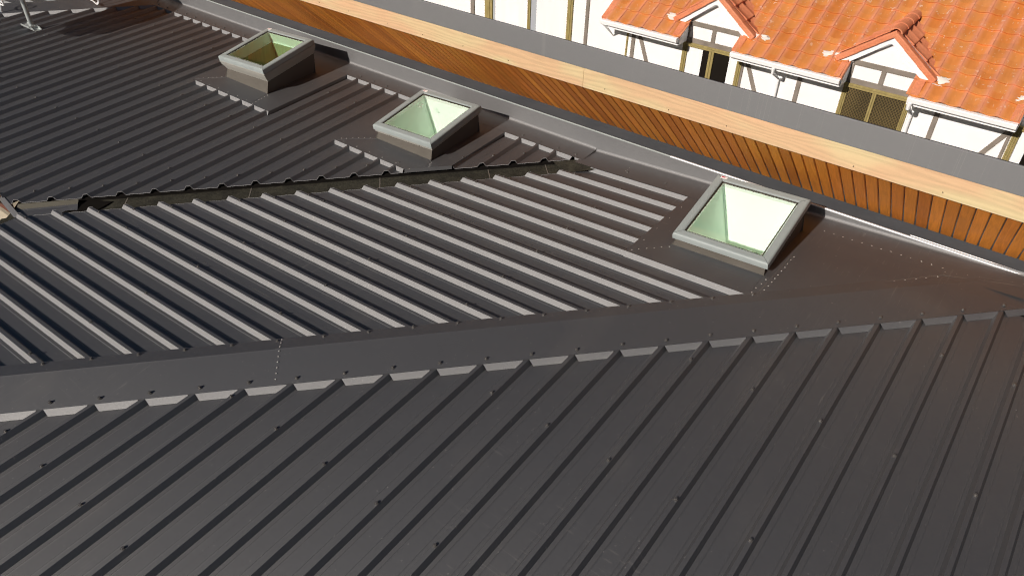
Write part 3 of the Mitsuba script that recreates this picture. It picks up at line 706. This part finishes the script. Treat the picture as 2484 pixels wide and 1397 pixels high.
for r in range(0, 19):
    y0 = EY + r * TG * CT
    for k in range(int((-5.655 + 50) / TW), int((5.3 + 50) / TW) + 1):
        x0 = -50 + k * TW
        x1 = x0 + TW
        if x0 < -5.62 or x1 > 5.3: continue
        if r == 0 and any(a - 0.005 < x1 - 0.04 and x0 + 0.04 < b for a, b in GAP): continue
        if r >= 1 and any(abs(x0 + TW / 2 - cx) < 0.56 - (y0 + 0.12 - 7.3) * ST / CT / 0.75 for cx in DX): continue
        o = np.array([x0, y0, zr(y0)]) + rnd.uniform(-.002, .002) * RZ
        u, v = project((x0 + TW / 2, y0 + 0.13, zr(y0 + .13)))
        cand.append((-(min(max(u, 0), 2484) - u) ** 2 - (min(max(v, 0), 1397) - v) ** 2 - 0.0001 * r, o))
cand.sort(key=lambda q: -q[0])
far = MB()
for i, (s, o) in enumerate(cand):
    a = rnd.uniform(-0.006, 0.006); ax_ = RX * math.cos(a) + RYv * math.sin(a); M = frame_to(o, ax_, np.cross(RZ, ax_), RZ)
    if i < 300 and s > -3000:
        key = numbered(roof + '__tile'); scene[key] = {**TILE, 'to_world': T(M)}
    else:
        q = TM.copy(); q.apply_transform(M); far.add(q)
obj('tile_field', far.mesh(), 'roof_tile', roof, smooth=40, kind='stuff', label='orange roof tiles higher up the slope')
m = MB(); rb = 19 * TG * CT
for a, b, y0 in ((-5.6, 5.2, WY + 0.012),):
    m.prism([(a, y0, zr(y0) - 0.03), (b, y0, zr(y0) - 0.03), (b, EY + rb, zr(EY + rb) - 0.03), (a, EY + rb, zr(EY + rb) - 0.03)], (0, 0.01, -0.04))
obj('underlay', m.mesh(), 'dark_void', roof)
m = MB(); yb = EY + rb
m.poly((-5.6, yb, zr(yb)), (5.2, yb, zr(yb)), (5.2, yb + 3, zr(yb) - 1.7), (-5.6, yb + 3, zr(yb) - 1.7)); obj('rear_slope', m.mesh(), 'roof_tile', roof)
def verge_mesh(ln, wd, th, drop, c=0.012):
    """verge tile along +y, top at z = 0, hanging down at x = 0"""
    m = MB(); pr = [(wd, -0.012), (wd, 0.0), (c * 1.5, 0.004), (c * 0.4, 0.0), (0, -c), (0.0, -drop), (0.014, -drop), (0.014, -0.016)]
    a = [(x, 0, z + 0.006) for x, z in pr]; b = [(x, ln, z) for x, z in pr]
    m.poly(*a); m.poly(*b[::-1])
    for i in range(len(pr)):
        j = (i + 1) % len(pr); m.poly(a[j], a[i], b[i], b[j])
    return m.mesh()
VT = mikit.ply(verge_mesh(TG + 0.03, 0.125, 0.02, 0.075), 'verge_tile', smooth=40)
VTm = verge_mesh(TG + 0.03, 0.125, 0.02, 0.075)
def put_verge(o, ax_, ay_, az_, parent, name='verge_tile'):
    M = frame_to(o, ax_, ay_, az_)
    if np.linalg.det(M[:3, :3]) < 0:
        q = VTm.copy(); q.apply_transform(M); q.invert(); obj(name, q, 'verge_tile', parent, smooth=40)
    else:
        key = numbered(parent + '__' + name); scene[key] = {**VT, 'to_world': T(M)}
for a, b in SEG:                                     # verge tiles where the eave course stops at a dormer
    if a > -5.6: put_verge(np.array([a, EY - 0.005, zr(EY) + 0.034]), RX, RYv, RZ, roof)
    if b < 5: put_verge(np.array([b, EY - 0.005, zr(EY) + 0.034]), -RX, RYv, RZ, roof)
for r in range(0, 9): put_verge(np.array([-5.675, EY + r * TG * CT - 0.005, zr(EY + r * TG * CT) + 0.034]), RX, RYv, RZ, roof)
# gutters, fascias, soffits of the eave lengths
for i, (a, b) in enumerate(SEG):
    x0, x1 = a + (0.01 if i else 0.0), b - 0.01
    m = MB(); gy = EY + 0.015
    m.prism([(x0, gy, EZ + 0.005), (x0, gy - 0.075, EZ + 0.002), (x0, gy - 0.080, EZ - 0.012), (x0, gy - 0.070, EZ - 0.070), (x0, gy - 0.055, EZ - 0.082), (x0, gy, EZ - 0.082)], (x1 - x0, 0, 0))
    obj('gutter', m.mesh(), 'white_trim', house)
    m = MB(); m.box(x0, x1, gy + 0.003, gy + 0.025, EZ - 0.135, EZ + 0.0); obj('fascia', m.mesh(), 'white_trim', house)
    m = MB(); m.box(x0 + 0.012, x1 - 0.012, gy + 0.03, WY - 0.002, EZ - 0.13, EZ - 0.115); obj('soffit', m.mesh(), 'white_trim', house)
    for xs in ((b - 0.012, b) if i < 3 else ()), ((a, a + 0.012) if i else ()):
        if not xs: continue
        m = MB(); m.prism([(xs[0], gy + 0.026, EZ - 0.135), (xs[0], WY - 0.003, EZ - 0.135), (xs[0], WY - 0.003, zr(WY) - 0.012), (xs[0], gy + 0.026, EZ + 0.005)], (xs[1] - xs[0], 0, 0)); obj('eave_end', m.mesh(), 'white_trim', house)
# downpipes
def downpipe(x_top, x, width=0.045):
    q = [(x_top, EY - 0.03, EZ - 0.08), (x_top, EY - 0.03, EZ - 0.16), (x, WY - 0.05, EZ - 0.36), (x, WY - 0.05, GZ)]
    obj('downpipe', tube(q, [width, width, width * 0.9, width * 0.9], 10), 'white_trim', house, smooth=50)
downpipe(-2.40, -2.40, 0.028); downpipe(-0.31, -0.30, 0.036)
m = MB(); m.prism([(-5.62, EY - 0.05, EZ - 0.08), (-5.55, EY - 0.05, EZ - 0.08), (-5.60, WY - 0.004, EZ - 0.40)], (0, 0.03, 0)); obj('bracket', m.mesh(), 'white_trim', house)
# timber posts, braces and beams on the wall
bt = 0.022
def post(a, b, z1, z0=-3.6, y=WY, mat='beam_grey', name='timber_post'): obj(name, bbox(a, b, y - bt, y + 0.01, z0, z1, 0.003), mat, house)
def brace(xt, zt, xb, zb, wv=0.075, y=WY):
    dz = (zb - zt); m = MB(); e = (xb - xt) / dz * (-3.6 - zt)
    m.prism([(xt, y - bt + 0.003, zt), (xt + wv, y - bt + 0.003, zt), (xt + wv + e, y - bt + 0.003, -3.6), (xt + e, y - bt + 0.003, -3.6)], (0, 0.03, 0)); obj('timber_brace', m.mesh(), 'beam_grey', house)
post(-6.235, -6.165, 2.0); post(-9.05, -8.95, 2.0)
post(-5.21, -5.14, EZ - 0.115); brace(-5.115, -1.62, -4.90, -2.12)
post(-5.315, -5.285, EZ - 0.115, mat='olive_frame')  # thin dark line on the wall, drawn as a narrow olive strip
post(-3.07, -3.03, EZ - 0.115); brace(-3.045, -1.62, -2.81, -2.11)
post(-2.10, -2.03, EZ - 0.115); post(0.01, 0.08, EZ - 0.115)
brace(1.00, -1.66, 0.76, -2.12); post(1.015, 1.06, EZ - 0.115)
# windows
def window(x0, x1, z1, z0, mulls, panes, y=WY, jl=0.09, jr=0.09, head=0.065, name='window'):
    wn = numbered(house + '__' + name)
    def part(nm, mesh, mat): obj(nm, mesh, mat, wn)
    m = MB(); m.box(x0, x1, y + 0.0, y + 0.012, z0, z1)
    part('reveal', m.mesh(), 'dark_void')
    for a, b in ((x0, x0 + jl), (x1 - jr, x1)):
        nst = 3
        for k in range(nst):
            c0_, c1_ = a + (b - a) * k / nst, a + (b - a) * (k + 1) / nst
            part('jamb', bbox(c0_ + 0.002, c1_ - 0.002, y - 0.035 - 0.006 * (k == 1), y, z0, z1, 0.003), 'olive_frame')
    part('head', bbox(x0, x1, y - 0.052, y - 0.002, z1 - head * 0.45, z1 + 0.003, 0.003), 'olive_frame'); part('head', bbox(x0, x1, y - 0.044, y - 0.002, z1 - head, z1 - head * 0.5, 0.003), 'olive_frame')
    part('sill', bbox(x0 - 0.02, x1 + 0.02, y - 0.06, y, z0 - 0.05, z0, 0.004), 'olive_frame')
    for a, b in mulls:
        c_ = (a + b) / 2
        part('mullion', bbox(a, c_ - 0.002, y - 0.040, y - 0.001, z0, z1 - head, 0.003), 'olive_frame'); part('mullion', bbox(c_ + 0.002, b, y - 0.036, y - 0.001, z0, z1 - head, 0.003), 'olive_frame')
    for a, b, mat, dy, nm in panes:
        m = MB(); m.box(a, b, y - dy - 0.004, y - dy, z0, z1 - head); part(nm, m.mesh(), mat)
window(-4.18, -3.065, -1.585, -3.0, [(-3.675, -3.585)], [(-4.085, -3.80, 'curtain', 0.006, 'sash'), (-3.80, -3.67, 'dark_pane', 0.004, 'pane'), (-3.59, -3.305, 'dark_pane', 0.004, 'pane'), (-3.305, -3.16, 'curtain', 0.006, 'sash')])
window(-1.37, -0.355, -1.585, -3.0, [(-0.915, -0.855)], [(-1.29, -0.91, 'lattice_screen', 0.010, 'screen'), (-0.86, -0.42, 'lattice_screen', 0.010, 'screen')], jl=0.08, jr=0.07)
window(1.07, 2.42, -1.585, -3.0, [(1.72, 1.79)], [(1.17, 1.30, 'curtain', 0.006, 'sash'), (1.30, 1.72, 'dark_pane', 0.004, 'pane'), (1.79, 2.33, 'dark_pane', 0.004, 'pane')])
window(-8.66, -6.52, -0.6, -3.0, [(-7.57, -7.505)], [(-8.46, -8.40, 'curtain_grey', 0.006, 'curtain'), (-8.40, -7.56, 'curtain', 0.006, 'curtain'), (-7.505, -7.37, 'curtain_grey', 0.006, 'curtain'), (-7.37, -6.61, 'curtain', 0.006, 'curtain')], jl=0.2, jr=0.12)
# dormer gables
TS, BYF = 0.75, 7.25                                  # slope of the dormer roofs, plane of the barge boards
def dormer(cx):
    dm = numbered(house + '__dormer')
    def part(nm, mesh, mat, smooth=False): obj(nm, mesh, mat, dm, smooth=smooth)
    az = -0.700                                       # apex of the barge board's upper edge
    hw = 0.70
    m = MB(); m.prism([(cx - 0.56, WY - 0.001, -1.60), (cx + 0.56, WY - 0.001, -1.60), (cx + 0.56, WY - 0.001, az - 0.56 * TS), (cx, WY - 0.001, az - 0.02), (cx - 0.56, WY - 0.001, az - 0.56 * TS)], (0, 0.12, 0)); part('gable_wall', m.mesh(), 'white_render')
    for x0, x1, z0, z1 in ((cx - 0.50, cx + 0.50, -1.590, -1.505), (cx - 0.47, cx + 0.47, -1.295, -1.220)):
        part('beam', bbox(x0, x1, WY - 0.024, WY + 0.002, z0, z1, 0.003), 'beam_grey')
    part('stud', bbox(cx - 0.035, cx + 0.035, WY - 0.0215, WY + 0.002, -1.504, -1.296, 0.003), 'beam_grey')
    for s in (-1, 1): part('stud', bbox(min(cx + s * 0.445, cx + s * 0.49), max(cx + s * 0.445, cx + s * 0.49), WY - 0.0215, WY + 0.002, -1.504, -1.296, 0.003), 'beam_grey')
    q = np.array([1, -TS]) / math.hypot(1, TS)
    for s in (-1, 1):
        wv = 0.155
        m = MB(); m.prism([(cx, BYF, az), (cx + s * hw, BYF, az - hw * TS), (cx + s * (hw - 0.10), BYF, az - hw * TS - 0.02), (cx + s * (hw - 0.155), BYF, az - (hw - 0.155) * TS - wv), (cx + s * 0.03, BYF, az - wv), (cx, BYF, az - wv)][::s], (0, 0.022, 0)); part('barge_board', m.mesh(), 'white_trim')
        ru = np.array([s * 1.0, 0, -TS]) / math.hypot(1, TS)          # down the slope
        nz = np.array([s * TS, 0, 1.0]) / math.hypot(1, TS)
        top = np.array([cx, BYF - 0.035, az + 0.045])
        ln = math.hypot(1, TS) * hw
        # boards under the tiles
        m = MB(); a0 = np.array([cx, BYF + 0.022, az - 0.002]); m.prism([a0, a0 + ru * (ln - 0.02), a0 + ru * (ln - 0.02) + np.array([0, 0.05, 0]), a0 + np.array([0, 1.15, 0])], nz * -0.02); part('soffit', m.mesh(), 'white_trim')
        for k in range(3):                                            # verge tiles, lowest first
            o = top + ru * (ln + 0.045 - k * TG)
            put_verge(o, np.array([0, 1.0, 0]), -ru, nz, dm)
        for k in range(3):
            for j in range(4):
                o = top + np.array([0, 0.115 + j * TW, -0.014]) + ru * (ln + 0.04 - k * TG)
                cen = o - ru * 0.15 + np.array([0, 0.06, 0])
                if cen[2] < zr(cen[1]) - 0.03: continue
                ax_ = np.array([0, 1.0, 0]); M = frame_to(o, ax_, -ru, nz)
                qd = TM.copy(); qd.apply_transform(M)
                if np.linalg.det(M[:3, :3]) < 0: qd.invert()
                part('tile', qd, 'verge_tile', 40)
        # cement at the foot
        for base, sx in (((cx + s * (hw - 0.02), 7.30), s),):
            bl = trimesh.creation.icosphere(subdivisions=3, radius=1.0); vv = bl.vertices
            vv = vv * np.array([0.23, 0.075, 0.026]) * (0.35 + 1.3 * meshkit.fbm(vv * 3.6 + cx * 3 + s, 4)[:, None])
            al = math.atan2(0, 1); bl.vertices = np.stack([vv[:, 0] + base[0] + s * 0.05, vv[:, 1] * CT + base[1], vv[:, 1] * ST + vv[:, 2] + zr(base[1]) + 0.026], 1)
            part('mortar', bl, 'mortar', True)
    # ridge capping
    for k in range(4):
        y0 = BYF - 0.045 + k * 0.31; r_ = 0.085
        if k == 3: y0 -= 0.02
        m = MB(); N = 8
        for i in range(N):
            w0, w1 = math.pi * (0.08 + 0.84 * i / N), math.pi * (0.08 + 0.84 * (i + 1) / N)
            f = lambda w, y, r: (cx + r * math.cos(w) * 1.15, y, az + 0.005 + r * math.sin(w))
            rr0, rr1 = r_ + 0.008, r_
            m.poly(f(w0, y0, rr0), f(w1, y0, rr0), f(w1, y0 + 0.33, rr1), f(w0, y0 + 0.33, rr1)); m.poly(f(w0, y0, rr0 - 0.016), f(w1, y0, rr0 - 0.016), f(w1, y0, rr0), f(w0, y0, rr0))
        part('ridge_tile', m.mesh(), 'verge_tile', 40)
for cx in DX: dormer(cx)
labels[house + '__dormer'] = {'label': 'left dormer, its casement window half behind a white sash'}
labels[house + '__dormer_001'] = {'label': 'dormer above the window with diamond lattice screens'}

# ------------------------------------------------------------------ ground
m = MB(); m.poly((-120, -120, GZ), (120, -120, GZ), (120, 120, GZ), (-120, 120, GZ))
scene['ground'] = mikit.ply(m.mesh(), 'concrete'); labels['ground'] = {'label': 'concrete ground far below between the buildings', 'kind': 'structure'}
